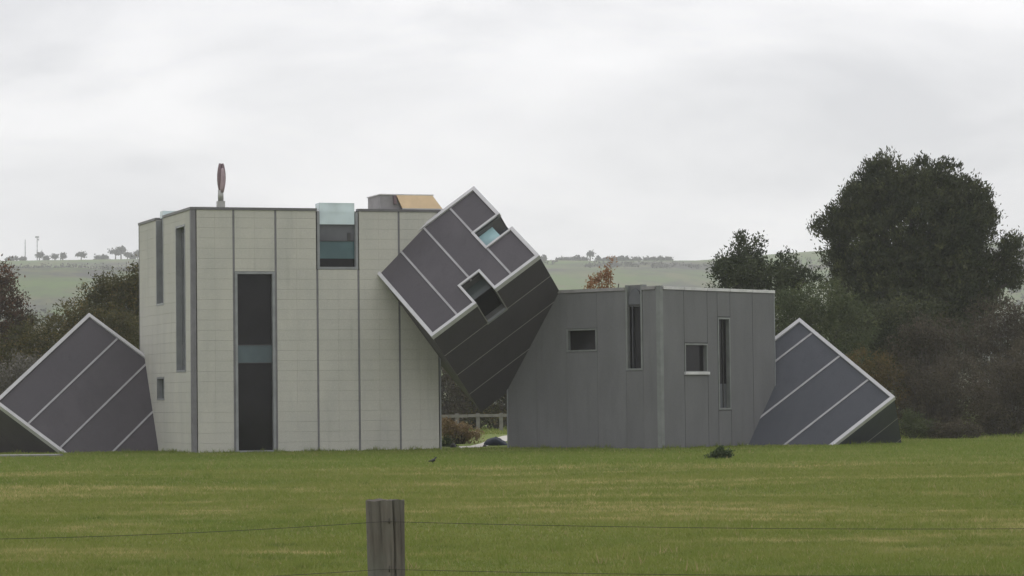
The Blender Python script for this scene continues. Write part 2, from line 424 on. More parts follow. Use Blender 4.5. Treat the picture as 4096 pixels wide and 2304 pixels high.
# rooftop corner window
frame(tall, 'x', 3 * CW + 0.005, 4 * CW - 0.005, 5.335, 7.02, 0.075, M['frame'], top=False)
pane(tall, 'x', 3.83, 4.92, 5.41, 5.66, M['dark'], 0.14)
pane(tall, 'x', 3.83, 4.92, 5.66, 6.18, M['teal'], 0.13)
pane(tall, 'x', 3.83, 4.92, 6.18, 6.66, M['mid'], 0.135)
pane(tall, 'x', 3.83, 4.90, 6.66, 7.29, M['cyan'], 0.02, 'glass_lantern')
for lo, hi in (((3.83, 0.05, 7.07), (3.85, 0.45, 7.29)), ((4.88, 0.05, 7.07), (4.90, 0.45, 7.29)), ((3.85, 0.05, 7.27), (4.88, 0.45, 7.29))): piece('glass_lantern', lo, hi, M['cyan'], tall)
piece('window_transom', (3.83, 0.10, 6.17), (4.92, 0.16, 6.19), M['joint_dark'], tall)
piece('window_transom', (4.72, 0.09, 6.2), (4.80, 0.134, 6.42), M['joint_dark'], tall)
# side windows
frame(tall, 'y', 0.803, 2.097, 2.373, 6.677, 0.06, M['frame']); pane(tall, 'y', 0.86, 2.04, 2.43, 6.62, M['mid'], 0.16)
piece('window_mullion', (0.10, 1.10, 2.43), (0.16, 1.16, 6.62), M['joint_dark'], tall)
frame(tall, 'y', 3.853, 4.897, 4.433, 7.03, 0.06, M['frame'], top=False); pane(tall, 'y', 3.91, 4.84, 4.49, 7.06, M['mid'], 0.16)
piece('window_mullion', (0.10, 4.02, 4.49), (0.16, 4.09, 7.0), M['joint_dark'], tall)
frame(tall, 'y', 3.853, 4.897, 1.563, 2.257, 0.05, M['frame']); pane(tall, 'y', 3.9, 4.85, 1.61, 2.21, M['smoke'], 0.16)
piece('glass_lantern', (0.0, 3.88, 7.06), (0.5, 4.30, 7.27), M['cyan'], tall)
piece('door_threshold', (CW, -0.10, -0.1), (2 * CW, 0.0, 0.05), M['frame'], tall)

# chimney with a leaf shaped cowl
chim = empty('chimney', (0, 0, 0)); chim.parent = house; chim.matrix_local = H0.inverted() @ mw @ Matrix.Translation((0.95, 0.30, H - 0.1))
chim['label'] = 'thin flue with a weathered leaf shaped cowl'
MB().box((-0.105, -0.105, 0), (0.105, 0.105, 0.30)).build('flue_base', M['pipe'], chim)
MB().tube([(0, 0, 0.3), (0.0, 0, 0.62)], 0.085, 12).build('flue_pipe', M['pipe'], chim, True)
for sgn, mt in ((-1, 'rust'), (1, 'rust'), (0, 'rustl')):
    mb = MB(); pts = []; rad = []
    for k in range(9):
        t = k / 8
        pts.append((0.02 + sgn * 0.022 + 0.035 * math.sin(t * 2.6) * (1 if sgn >= 0 else -0.6) - (0.03 if sgn < 0 else 0) * 0, -0.02 * (1 - abs(sgn)) * 3, 0.56 + t * (0.84 if sgn else 0.70)))
        rad.append(0.02 + 0.062 * math.sin(math.pi * min(1, 0.12 + t * 0.83)) ** 0.8)
    mb.tube(pts, rad, 8).build('cowl_blade', M[mt], chim, True)

# rooftop hatch with a tan lid
hat = empty('roof_hatch'); hat.parent = house; hat.matrix_local = H0.inverted() @ mw @ Matrix.Translation((5.76, 0.25, H - 0.08))
hat['label'] = 'grey rooftop box with a slanted tan lid'
mb = MB(); mb.v = [(0, 0, 0), (1.95, 0, 0), (1.95, 1.3, 0), (0, 1.3, 0), (0, 0, 0.52), (1.62, 0, 0.52), (1.62, 1.3, 0.52), (0, 1.3, 0.52)]
mb.f = [(0, 3, 2, 1), (4, 5, 6, 7), (0, 1, 5, 4), (1, 2, 6, 5), (2, 3, 7, 6), (3, 0, 4, 7)]
mb.build('hatch_box', M['hatch'], hat)
mb = MB(); mb.v = [(0.63, -0.22, 0.12), (1.86, -0.22, 0.12), (1.61, -0.02, 0.535), (0.49, -0.02, 0.535), (0.63, -0.18, 0.10), (1.86, -0.18, 0.10), (1.61, 0.02, 0.515), (0.49, 0.02, 0.515)]
mb.f = [(0, 1, 2, 3), (7, 6, 5, 4), (0, 4, 5, 1), (1, 5, 6, 2), (2, 6, 7, 3), (3, 7, 4, 0)]
mb.build('hatch_lid', M['tan'], hat)
MB().box((0.62, -0.245, 0.085), (1.90, -0.18, 0.115)).build('lid_rail', M['trim'], hat)
MB().box((-0.03, -0.03, 0.52), (1.66, 1.33, 0.55)).build('hatch_capping', M['capw'], hat)
MB().box((0.40, -0.10, 0.25), (0.48, 0.0, 0.50)).build('lid_stay', M['rust'], hat)

# ---- low grey block
W2, H2 = 5.70, 4.66
mw2 = frame_of((0.64179, 0.76688, 0), (-0.76688, 0.64179, 0), (0, 0, 1), (4.193, 78.851, 0))
low = block('low_block', MB().box((T, T, -0.3), (W2 - 0.02, W2 - 0.02, H2 - 0.06)), M['low'], mw2, 'low upright dark grey block with small windows')
TOP2 = H2 - 0.11; g2 = 0.010; C2 = W2 / 5
def lp(axis, a_, b_, z0, z1):
    if axis == 'x': piece('panel', (a_ + g2, 0, z0 + g2), (b_ - g2, T, z1 - g2), M['low'], low)
    else: piece('panel', (0, a_ + 0.003, z0 + 0.003), (T, b_ - 0.003, z1 - 0.003), M['low'], low)
for i in (3, 4): lp('x', i * C2, (i + 1) * C2 - (0.02 if i == 4 else 0), 0, TOP2)
lp('x', 0.13, C2, 0, TOP2)
lp('x', C2, 2 * C2, 0, 2.16); lp('x', C2, 2 * C2, 3.03, TOP2)
lp('x', 2 * C2, 2.78, 0, TOP2); lp('x', 2.78, 3 * C2, 0, 1.08); lp('x', 2.78, 3 * C2, 3.80, TOP2)
frame(low, 'x', C2 + 0.01, 2 * C2 - 0.01, 2.17, 3.02, 0.05, M['corner'])
pane(low, 'x', C2 + 0.06, 2 * C2 - 0.06, 2.22, 2.97, M['dark'])
piece('window_sill', (C2 - 0.02, -0.06, 2.12), (2 * C2 + 0.02, 0.02, 2.20), M['capw'], low)
frame(low, 'x', 2.79, 3 * C2 - 0.01, 1.09, 3.79, 0.055, M['corner'])
pane(low, 'x', 2.845, 3 * C2 - 0.065, 1.15, 1.85, M['mid']); pane(low, 'x', 2.845, 3 * C2 - 0.065, 1.85, 3.735, M['dark'])
piece('window_mullion', (3.16, 0.09, 1.15), (3.18, 0.12, 3.73), M['joint_dark'], low)
# left wall
for i in (3, 4): lp('y', i * C2, (i + 1) * C2 - (0.03 if i == 4 else 0), 0, TOP2)
lp('y', 0.13, 0.62, 0, TOP2); lp('y', 0.62, 1.24, 0, 2.24); lp('y', 1.24, 2 * C2, 0, TOP2)
lp('y', 2 * C2, 3 * C2, 0, 2.82); lp('y', 2 * C2, 3 * C2, 3.50, TOP2)
frame(low, 'y', 2 * C2 + 0.01, 3 * C2 - 0.01, 2.83, 3.49, 0.045, M['corner'])
pane(low, 'y', 2 * C2 + 0.055, 3 * C2 - 0.055, 2.875, 3.445, M['dark'])
frame(low, 'y', 0.63, 1.23, 2.25, 4.70, 0.06, M['corner'], top=False)
pane(low, 'y', 0.69, 1.17, 2.31, 4.12, M['dark'])
# rounded head of the tall slit and its glass
mb = MB(); n = 12
arc = [(0.93 + 0.24 * math.cos(k * math.pi / n), 4.14 + 0.46 * math.sin(k * math.pi / n)) for k in range(n + 1)]
for k in range(n + 1):
    y_, z_ = arc[k]; mb.v += [(0.04, y_, z_), (0.10, y_, z_)]
mb.f = [(2 * k, 2 * k + 1, 2 * k + 3, 2 * k + 2) for k in range(n)] + [tuple(range(0, 2 * n + 2, 2))] + [tuple(reversed(range(1, 2 * n + 2, 2)))]
mb.build('arched_pane', M['mid'], low)
pane(low, 'y', 0.69, 1.17, 4.10, 4.70, M['low'], 0.12, 'arch_infill')
piece('window_transom', (0.05, 0.69, 4.08), (0.12, 1.17, 4.12), M['joint_dark'], low)
piece('window_mullion', (0.06, 1.02, 2.31), (0.12, 1.05, 4.1), M['smoke'], low)
piece('corner_post', (-0.014, -0.014, 0), (0.13, 0.13, H2 - 0.01), M['corner'], low)
piece('edge_strip', (W2 - 0.025, -0.012, 0), (W2 + 0.012, T + 0.02, TOP2), M['frame'], low)
piece('edge_strip', (-0.012, W2 - 0.028, 0), (T + 0.02, W2 + 0.012, TOP2), M['frame'], low)
for i in range(5):
    cap(low, max(0.155, i * C2 + 0.012), (i + 1) * C2 - 0.012 + (0.03 if i == 4 else 0), -0.03, T, TOP2, M['capw'], 0.085)
for a_, b_ in ((0.155, 0.62), (1.24, W2 + 0.02)): cap(low, -0.035, T, a_, b_, TOP2, M['hatch'], 0.09)
cap(low, T, W2 + 0.02, W2 - 0.2, W2 + 0.02, TOP2, M['capw'], 0.11); cap(low, W2 - 0.2, W2 + 0.02, T, W2 - 0.2, TOP2, M['capw'], 0.11)

# ---- tilted cubes: local axes run down-left (u), down-right (v) and back into the ground (w)
def tilted(O, U, V, Wd, s, cuts, mat, label, split, notches=(), under='v'):
    mwt = frame_of(U, V, Wd, O)
    IN = 0.07
    def solid(a_, b_, c_):
        for (n0, n1) in notches:
            if all(l < q < h for l, q, h in zip(n0, (a_, b_, c_), n1)): return False
        return True
    us = sorted({IN, s - IN, *[q for n in notches for q in (n[0][0], n[1][0]) if IN < q < s - IN]})
    vv = sorted({IN, s - IN, *[q for n in notches for q in (n[0][1], n[1][1]) if IN < q < s - IN]})
    ww = sorted({0.11, s - IN, *[q for n in notches for q in (n[0][2], n[1][2]) if 0.11 < q < s - IN]})
    o = block('tilted_cube', cells(us, vv, ww, solid), M['core'], mwt, label)
    def free(lo, hi, axes):
        """split a panel rectangle round the notches (axes = the two in-plane axes)"""
        rects = [(lo, hi)]
        for n0, n1 in notches:
            nxt = []
            for l, h in rects:
                if any(min(h[k], n1[k]) - max(l[k], n0[k]) <= 1e-4 for k in range(3)):
                    nxt.append((l, h)); continue
                l, h = list(l), list(h)
                for k in axes:
                    if n0[k] - l[k] > 0.03:
                        hh = list(h); hh[k] = n0[k]; nxt.append((tuple(l), tuple(hh))); l[k] = n0[k]
                    if h[k] - n1[k] > 0.03:
                        ll = list(l); ll[k] = n1[k]; nxt.append((tuple(ll), tuple(h))); h[k] = n1[k]
            rects = nxt
        return rects
    tw = 0.105                                   # edge trim width
    # front panels and strips
    for k in range(len(cuts) - 1):
        a_, b_ = cuts[k], cuts[k + 1]
        a_ = a_ + (0.032 if k else tw); b_ = b_ - (0.032 if k < len(cuts) - 2 else tw)
        lo, hi = ((a_, tw, 0.035), (b_, s - tw, 0.11)) if split == 'u' else ((tw, a_, 0.035), (s - tw, b_, 0.11))
        for l, h in free(lo, hi, (1, 0) if split == 'u' else (0, 1)): piece('panel', l, h, mat, o)
    for q in cuts[1:-1]:
        lo, hi = ((q - 0.030, tw, 0.015), (q + 0.030, s - tw, 0.11)) if split == 'u' else ((tw, q - 0.030, 0.015), (s - tw, q + 0.030, 0.11))
        for l, h in free(lo, hi, (1, 0) if split == 'u' else (0, 1)): piece('joint_strip', l, h, M['strip'], o)
    # edge trims of the front face
    for lo, hi in (((0, 0, -0.02), (s, tw, 0.13)), ((0, s - tw, -0.02), (s, s, 0.13)), ((0, tw, -0.02), (tw, s - tw, 0.13)), ((s - tw, tw, -0.02), (s, s - tw, 0.13))):
        ax = (0,) if hi[0] - lo[0] > 1 else (1,)
        for l, h in free(lo, hi, ax): piece('edge_trim', l, h, M['trim'], o)
    # cladding on the four flanks: long boards parallel to the front face
    q = [0.13 + (s - 0.13 - 0.02) * k / 4 for k in range(5)]; q = [0.13] + [s * k / 4 for k in (1, 2, 3)] + [s - 0.02]
    for k in range(4):
        w0, w1 = q[k] + 0.012, q[k + 1] - 0.012
        for lo, hi, ax in (((0.02, s - 0.07, w0), (s - 0.02, s - 0.02, w1), (0, 2)), ((0.02, 0.02, w0), (s - 0.02, 0.07, w1), (0, 2)),
                           ((s - 0.07, 0.075, w0), (s - 0.02, s - 0.075, w1), (1, 2)), ((0.02, 0.075, w0), (0.07, s - 0.075, w1), (1, 2))):
            for l, h in free(lo, hi, ax): piece('panel', l, h, mat, o)
        if k:
            for l, h in free((0.02, s - 0.07, q[k] - 0.012), (s - 0.02, s - 0.016, q[k] + 0.012), (0,)): piece('joint_strip', l, h, M['joint_fine'], o)
    return o

sC = 3.904; qc = [sC * k / 4 for k in range(5)]
nA = ((-0.1, 1.56, -0.1), (0.946, 2.30, 0.62)); nB = ((1.63, 2.95, -0.1), (2.29, 4.1, 0.95))
cen = tilted((-1.092, 82.5, 7.81), (-0.8007, -0.0808, -0.5936), (0.4873, -0.6644, -0.5667), (0.3486, 0.743, -0.5713), sC, qc, M['tilt'],
             'charcoal cube tilted on its corner, wedged high between the upright blocks', 'u', (nA, nB))
# rims round the two notches
for lo, hi in (((0.04, 1.49, -0.012), (0.946, 1.56, 0.12)), ((0.04, 2.30, -0.012), (0.946, 2.37, 0.12)), ((0.946, 1.49, -0.012), (1.02, 2.37, 0.12)),
               ((1.56, 2.88, -0.012), (1.63, sC - tw if False else sC, 0.12)), ((2.29, 2.88, -0.012), (2.36, sC, 0.12)), ((1.63, 2.88, -0.012), (2.29, 2.95, 0.12))):
    piece('notch_rim', lo, hi, M['trim'], cen)
piece('notch_rim', (1.60, sC - 0.10, 0.95), (2.34, sC - 0.01, 1.02), M['frame'], cen)
piece('notch_rim', (1.60, sC - 0.08, 0.13), (1.63, sC - 0.01, 0.95), M['joint_fine'], cen); piece('notch_rim', (2.29, sC - 0.08, 0.13), (2.32, sC - 0.01, 0.95), M['joint_fine'], cen)
piece('window_pane', (0.40, 1.56, 0.26), (0.946, 2.30, 0.28), M['cyanb'], cen)
piece('window_pane', (0.06, 1.80, 0.40), (0.40, 2.30, 0.42), M['smoke'], cen)
piece('window_pane', (1.63, 2.95, 0.30), (2.29, sC - 0.32, 0.32), M['greeng'], cen)
piece('window_pane', (1.63, sC - 0.30, 0.14), (2.29, sC - 0.28, 0.95), M['dark'], cen)

sL = 4.888
tilted((-13.207, 86.6, 4.303), (-0.4831, -0.675, -0.5576), (0.7982, -0.0778, -0.5974), (-0.3599, 0.7337, -0.5763), sL, [sL * k / 4 for k in range(5)],
       M['tilt'], 'charcoal cube half sunk in the lawn against the beige block', 'v')
sR = 4.284
tilted((8.74, 84.5, 3.83), (-0.784, -0.2415, -0.5718), (0.5904, -0.5746, -0.5668), (0.1917, 0.782, -0.5931), sR, [0, 0.69, 1.945, 3.22, sR],
       M['tilt_blue'], 'slate grey cube half sunk in the lawn against the low block', 'v')

# ------------------------------------------------------------------ vegetation
def leaves_mesh(name, P, N, L, Wd, tint, mat, parent):
    """kite shaped leaves: centre P, long axis N (unit), length L, width Wd"""
    n = len(P); r = rng.normal(size=(n, 3)); sd_ = np.cross(N, r); sd_ /= np.linalg.norm(sd_, axis=1)[:, None] + 1e-9
    a = P - N * (L / 2)[:, None]; c_ = P + N * (L / 2)[:, None]; mid = P - N * (L * 0.08)[:, None]
    v = np.stack([a, mid + sd_ * (Wd / 2)[:, None], c_, mid - sd_ * (Wd / 2)[:, None]], 1).reshape(-1, 3)
    me = bpy.data.meshes.new(name); me.vertices.add(4 * n); me.vertices.foreach_set('co', v.astype(np.float32).ravel())
    me.loops.add(4 * n); me.loops.foreach_set('vertex_index', np.arange(4 * n, dtype=np.int32))
    me.polygons.add(n); me.polygons.foreach_set('loop_start', np.arange(0, 4 * n, 4, dtype=np.int32))
    at_ = me.attributes.new('tint', 'FLOAT', 'FACE'); at_.data.foreach_set('value', tint.astype(np.float32))
    me.update(); me.validate(); me.materials.append(mat)
    o = bpy.data.objects.new(name, me); col.objects.link(o); o.parent = parent; return o

def crown(name, lobes, n, leaf, mat, parent, clump=0.28, up=0.3, per=45, fill=0.55, aspect=0.42):
    """leaf clumps through the volume of several lobes ((x,y,z),(rx,ry,rz)), relative to the tree's base"""
    lobes = [(np.array(c_), np.array(r_)) for c_, r_ in lobes]
    wts = np.array([(r_.prod()) ** (2 / 3) for c_, r_ in lobes]); wts /= wts.sum()
    nc = max(6, n // per); P = []; N = []; Tn = []
    for k in range(nc):
        c_, r_ = lobes[rng.choice(len(lobes), p=wts)]
        d = rng.normal(size=3); d /= np.linalg.norm(d)
        rad = 1 - (1 - fill) * rng.random() ** 2.2 if rng.random() < 0.8 else rng.random() ** 0.4 * max(fill, 0.7)
        rad *= 1 + rng.normal() * 0.05
        cc = c_ + d * r_ * rad
        sz = clump * (0.6 + 0.8 * rng.random())
        q = rng.normal(size=(per, 3)) * sz * 0.5 + cc
        nn = rng.normal(size=(per, 3)) + d * 0.9 + np.array([0, 0, up]); nn /= np.linalg.norm(nn, axis=1)[:, None]
        P.append(q); N.append(nn); Tn.append(np.clip(rng.random() * 0.65 + rng.random(per) * 0.4, 0, 1))
    P = np.concatenate(P); N = np.concatenate(N); Tn = np.concatenate(Tn)
    P[:, 2] = np.maximum(P[:, 2], 0.03)
    L = leaf * (0.6 + 0.8 * rng.random(len(P)))
    return leaves_mesh(name, P, N, L, L * aspect, Tn, mat, parent)

def limbs(parent, h, r, targets, mat=None, name='trunk'):
    mb = MB(); mat = mat or M['bark']
    lean = rng.normal() * 0.06 * h
    mb.tube([(0, 0, -0.1), (lean * 0.3, 0, h * 0.4), (lean, 0, h)], [r, r * 0.75, r * 0.45], 8)
    for t_ in targets:
        t_ = np.array(t_); s = min(h * (0.45 + 0.5 * rng.random()), max(0.2, t_[2] * 0.7)); st = np.array([lean * 0.6, 0, s])
        mid = (st + t_) / 2 + np.array([0, 0, -0.05 * h])
        mb.tube([tuple(st), tuple(mid), tuple(t_)], [r * 0.45, r * 0.3, r * 0.1], 6)
    return mb.build(name, mat, parent, True)

def twigs(name, n, w, h, parent, mat, base=(0, 0, 0), th=0.012, spread=0.55):
    """bare stems fanning up from the base"""
    mb = MB()
    for k in range(n):
        a = rng.random() * 2 * math.pi; q = rng.random() ** 0.6
        x0, y0 = math.cos(a) * w * 0.25 * q, math.sin(a) * w * 0.25 * q
        x1, y1 = math.cos(a) * w * (0.3 + spread * 0.4 * rng.random()) * q * 1.6, math.sin(a) * w * (0.3 + spread * 0.4 * rng.random()) * q * 1.6
        hh = h * (0.6 + 0.45 * rng.random()) * (1 - 0.35 * q)
        mb.tube([(base[0] + x0, base[1] + y0, base[2]), (base[0] + (x0 + x1) * 0.5 + rng.normal() * 0.05 * w, base[1] + (y0 + y1) * 0.5, base[2] + hh * 0.55), (base[0] + x1, base[1] + y1, base[2] + hh)], [th * 1.6, th, th * 0.35], 3, False)
    return mb.build(name, mat, parent)

M['pine'] = leafmat('dark_pine', (0.034, 0.044, 0.021), (0.055, 0.063, 0.029), (0.105, 0.115, 0.046))
M['pine2'] = leafmat('pine', (0.035, 0.048, 0.024), (0.055, 0.068, 0.032), (0.085, 0.10, 0.045))
M['green'] = leafmat('soft_green', (0.060, 0.078, 0.034), (0.088, 0.105, 0.046), (0.115, 0.13, 0.055))
M['olive'] = leafmat('olive', (0.055, 0.058, 0.026), (0.098, 0.090, 0.034), (0.18, 0.135, 0.045))
M['brown'] = leafmat('brown_green', (0.062, 0.054, 0.039), (0.088, 0.073, 0.050), (0.13, 0.11, 0.075))
M['redbr'] = leafmat('red_brown', (0.065, 0.048, 0.036), (0.095, 0.062, 0.042), (0.17, 0.085, 0.05))
M['gold'] = leafmat('golden', (0.095, 0.075, 0.028), (0.13, 0.095, 0.035), (0.18, 0.13, 0.05))
M['autumn'] = leafmat('autumn', (0.22, 0.115, 0.055), (0.30, 0.16, 0.08), (0.38, 0.22, 0.12), trans=0.3)
M['rustbush'] = leafmat('rusty', (0.20, 0.14, 0.068), (0.26, 0.185, 0.095), (0.34, 0.26, 0.14))
M['grey'] = leafmat('grey_green', (0.10, 0.095, 0.08), (0.15, 0.14, 0.12), (0.26, 0.24, 0.22))
M['farleaf'] = leafmat('far_tree', (0.03, 0.035, 0.025), (0.045, 0.05, 0.035), (0.06, 0.065, 0.045), scale=0.05)
M['weed'] = leafmat('weed', (0.045, 0.068, 0.028), (0.065, 0.09, 0.038), (0.095, 0.12, 0.05))

def plant(name, label, cat, px, Y, lobes_px, n, leaf, mat, trunk=None, group=None, clump=0.3, twig=None, depth=0.8, **kw):
    """lobes_px: (x, y, rx, ry) in picture units at the plant's own distance Y"""
    base = at(px, 1700, Y); base.z = 0
    t = tag(empty(name, base), label, cat, group)
    s = Y * 1.0 / 11111; lobes = []
    for q in lobes_px:
        p = at(q[0], q[1], Y); dy = (q[4] if len(q) > 4 else rng.normal() * 0.15) 
        lobes.append(((p.x - base.x, dy, p.z), (q[2] * s, max(q[2], q[3]) * s * depth, q[3] * s)))
    crown('crown', lobes, n, leaf, M[mat], t, clump=clump, **kw)
    if trunk:
        h, r = trunk; limbs(t, h, r, [(c_[0], c_[1], c_[2]) for c_, r_ in lobes])
    if twig:
        for (w, h, nn, mt) in twig: twigs('branches', nn, w, h, t, M[mt])
    return t

# right of the house
plant('conifer_tree', 'huge dark conifer with a broad double topped crown behind the house', 'tree', 3640, 112,
      [(3535, 715, 89, 110), (3490, 760, 74, 89), (3745, 720, 100, 110), (3800, 770, 94, 94), (3640, 800, 200, 136), (3830, 850, 147, 136), (3460, 850, 116, 116), (3640, 960, 304, 200),
       (3860, 950, 121, 136), (3390, 890, 94, 79), (3295, 905, 55, 34), (3345, 935, 58, 42), (3330, 1010, 52, 27), (3390, 1060, 79, 79), (3450, 1110, 116, 126), (3620, 1150, 315, 210), (3820, 1130, 178, 178),
       (3960, 1060, 74, 52), (4032, 985, 44, 50), (4058, 1030, 40, 52), (4020, 1090, 69, 63), (4050, 1120, 42, 32), (3940, 1190, 94, 84), (3640, 1330, 346, 210), (3440, 1260, 126, 136), (3425, 790, 74, 74), (3880, 810, 79, 84), (3925, 880, 65, 84), (3360, 850, 63, 52), (3640, 720, 63, 52)],
      200000, 0.155, 'pine', (7.0, 0.38), clump=0.24, up=1.2, depth=0.75, aspect=0.34, per=40)
plant('conifer_tree', 'small dark conifer with a narrow top behind the low grey block', 'tree', 2990, 104,
      [(2995, 985, 65, 55), (2960, 1060, 95, 60), (3010, 1105, 170, 60), (2890, 1090, 55, 40), (3130, 1080, 60, 60), (3215, 1125, 70, 50), (3010, 1250, 220, 150)],
      25500, 0.126, 'pine2', (4.2, 0.2), clump=0.26, up=0.8)
plant('shrub', 'rounded mid green shrub below the huge conifer', 'shrub', 3270, 98,
      [(3260, 1210, 150, 100), (3200, 1290, 130, 130), (3350, 1320, 160, 160), (3270, 1480, 210, 230)], 28900, 0.096, 'green', (2.0, 0.1), clump=0.26)
plant('shrub', 'dark evergreen shrub filling the gap beneath the huge conifer', 'shrub', 3520, 101,
      [(3500, 1400, 190, 190), (3640, 1330, 170, 170), (3600, 1560, 230, 200)], 25500, 0.111, 'pine', (1.8, 0.1), clump=0.3)
plant('shrub', 'golden brown shrub peeking over the slate cube', 'shrub', 3470, 94,
      [(3450, 1450, 90, 55), (3530, 1480, 80, 60), (3560, 1600, 80, 130), (3470, 1600, 90, 150)], 11900, 0.074, 'gold', None, clump=0.2, twig=[(0.8, 2.0, 40, 'bark')])
plant('shrub', 'leggy grey twigged shrub under the right side of the huge conifer', 'shrub', 3760, 99,
      [(3720, 1330, 130, 70), (3640, 1380, 100, 80), (3800, 1420, 160, 130), (3740, 1560, 190, 190)], 15300, 0.089, 'brown', None, clump=0.28, twig=[(2.2, 4.3, 150, 'twig')])
plant('shrub', 'tall brown bare branched bush beside the huge conifer', 'shrub', 4010, 100,
      [(3990, 1260, 110, 80), (4080, 1300, 90, 80), (4050, 1350, 120, 130), (4120, 1420, 120, 140), (3960, 1420, 140, 140), (4040, 1580, 170, 180)], 24000, 0.095, 'brown', None, clump=0.3, twig=[(2.6, 5.0, 190, 'twig')])
plant('shrub', 'wide olive brown thicket beyond the slate cube', 'shrub', 3720, 93.5,
      [(3680, 1530, 120, 90), (3810, 1540, 130, 110), (3740, 1660, 190, 110), (3900, 1640, 130, 110)], 22100, 0.074, 'brown', None, clump=0.24, twig=[(2.4, 2.4, 110, 'bark')])
plant('shrub', 'dull green thicket with pale trunks at the lawn edge', 'shrub', 4030, 94.5,
      [(4010, 1540, 110, 110), (4090, 1600, 100, 120), (3990, 1680, 120, 80), (4130, 1500, 120, 140)], 17000, 0.081, 'brown', None, clump=0.24, twig=[(1.9, 2.6, 40, 'twig')])
plant('shrub', 'low grey green shrub at the foot of the olive brown thicket', 'shrub', 3660, 90.5,
      [(3640, 1690, 50, 40), (3690, 1720, 70, 34)], 4420, 0.067, 'green', None, clump=0.16, twig=[(0.5, 0.7, 20, 'bark')])
plant('shrub', 'low dull brown shrub at the thicket edge on the lawn', 'shrub', 3800, 90.0,
      [(3770, 1725, 60, 32), (3850, 1725, 70, 36)], 4420, 0.067, 'brown', None, clump=0.16, twig=[(0.6, 0.6, 20, 'twig')])
# behind and left of the house
plant('tree', 'red brown tree with ragged autumn leaves beside the tilted left cube', 'tree', -30, 112,
      [(0, 1105, 60, 50), (20, 1180, 80, 60), (70, 1290, 65, 60), (-40, 1260, 120, 110), (20, 1380, 120, 90), (-30, 1480, 130, 110)], 17850, 0.126, 'redbr', (4.6, 0.16), clump=0.3)
plant('tree', 'tall dark olive tree rising beside the beige block', 'tree', 480, 110,
      [(480, 1160, 110, 65), (400, 1180, 70, 60), (560, 1120, 60, 60), (470, 1290, 180, 120), (560, 1260, 80, 130)], 23800, 0.118, 'olive', (3.6, 0.2), clump=0.32)
plant('shrub', 'olive shrub with gold tints behind the peak of the half sunk left cube', 'shrub', 300, 106,
      [(310, 1270, 95, 65), (230, 1330, 100, 80), (420, 1320, 110, 90), (300, 1450, 200, 150), (520, 1350, 80, 110)], 23800, 0.104, 'olive', (2.4, 0.12), clump=0.28)
plant('shrub', 'dark green brown shrub left of the half sunk cube', 'shrub', 110, 104,
      [(140, 1340, 90, 70), (70, 1420, 120, 100), (180, 1460, 110, 110), (60, 1560, 160, 110)], 18700, 0.104, 'olive', (2.0, 0.1), clump=0.28)
plant('shrub', 'pale grey twiggy shrub at the foot of the dark green brown shrub', 'shrub', 50, 96,
      [(60, 1500, 90, 70), (20, 1560, 100, 80), (110, 1460, 60, 40)], 5440, 0.089, 'grey', None, clump=0.26, twig=[(1.4, 2.6, 110, 'twig')])
plant('sapling', 'orange leaved sapling showing above the roof of the low grey block', 'tree', 2400, 101,
      [(2440, 1050, 30, 34), (2425, 1110, 32, 36), (2385, 1125, 45, 30), (2400, 1160, 60, 30), (2430, 1230, 70, 60)], 2550, 0.104, 'autumn', (5.6, 0.045), clump=0.2, fill=0.3)
# hedge seen under the wedged cube
for k, (px, lab) in enumerate(((1760, 'dark brown hedge bush behind the timber rail, next to the beige block'), (1900, 'dark hedge bush behind the middle of the timber rail'), (2040, 'dark hedge bush behind the timber rail, next to the low grey block'))):
    plant('hedge_bush', lab, 'shrub', px, 128 + k, [(px, 1480, 130, 140), (px + 30, 1600, 130, 110), (px - 20, 1660, 120, 55)], 13600, 0.126, 'brown' if k != 1 else 'olive', (1.6, 0.1), 'hedge behind the rail', clump=0.3)

# things in the gap between the blocks
g_ = ground_at(1830, 1780)
plant('shrub', 'rusty brown bush growing in the gap beside the beige block', 'shrub', 1835, 92,
      [(1830, 1730, 62, 38), (1790, 1715, 45, 40), (1880, 1745, 40, 30)], 4200, 0.08, 'rustbush', None, clump=0.16, twig=[(0.7, 0.8, 30, 'bark')])
plant('shrub', 'small green tussock at the corner of the beige block', 'shrub', 1790, 87,
      [(1785, 1775, 22, 22), (1805, 1785, 16, 16)], 900, 0.07, 'weed', None, clump=0.1)
# grass strip rises a little behind the house: rail fence
rail = tag(empty('rail_fence', (at(1890, 1700, 122).x, 122, 0)), 'weathered timber rail fence seen through the gap below the wedged cube', 'fence')
M['timber'] = plain('weathered_timber', (0.19, 0.182, 0.16), 0.9, scale=5)
bx = rail.location.x
zr = at(1890, 1664, 122).z
for px in (1650, 1828, 1912, 2005, 2180):
    x = at(px, 1700, 122).x - bx; MB().box((x - 0.08, -0.08, -0.1), (x + 0.08, 0.08, zr + 0.12)).build('post', M['timber'], rail)
MB().box((at(1600, 1700, 122).x - bx, -0.12, zr - 0.06), (at(1870, 1700, 122).x - bx, -0.08, zr + 0.07)).build('rail', M['timber'], rail)
MB().box((at(1871, 1700, 122).x - bx, -0.12, zr - 0.05), (at(2230, 1700, 122).x - bx, -0.08, zr + 0.08)).build('rail', M['timber'], rail)
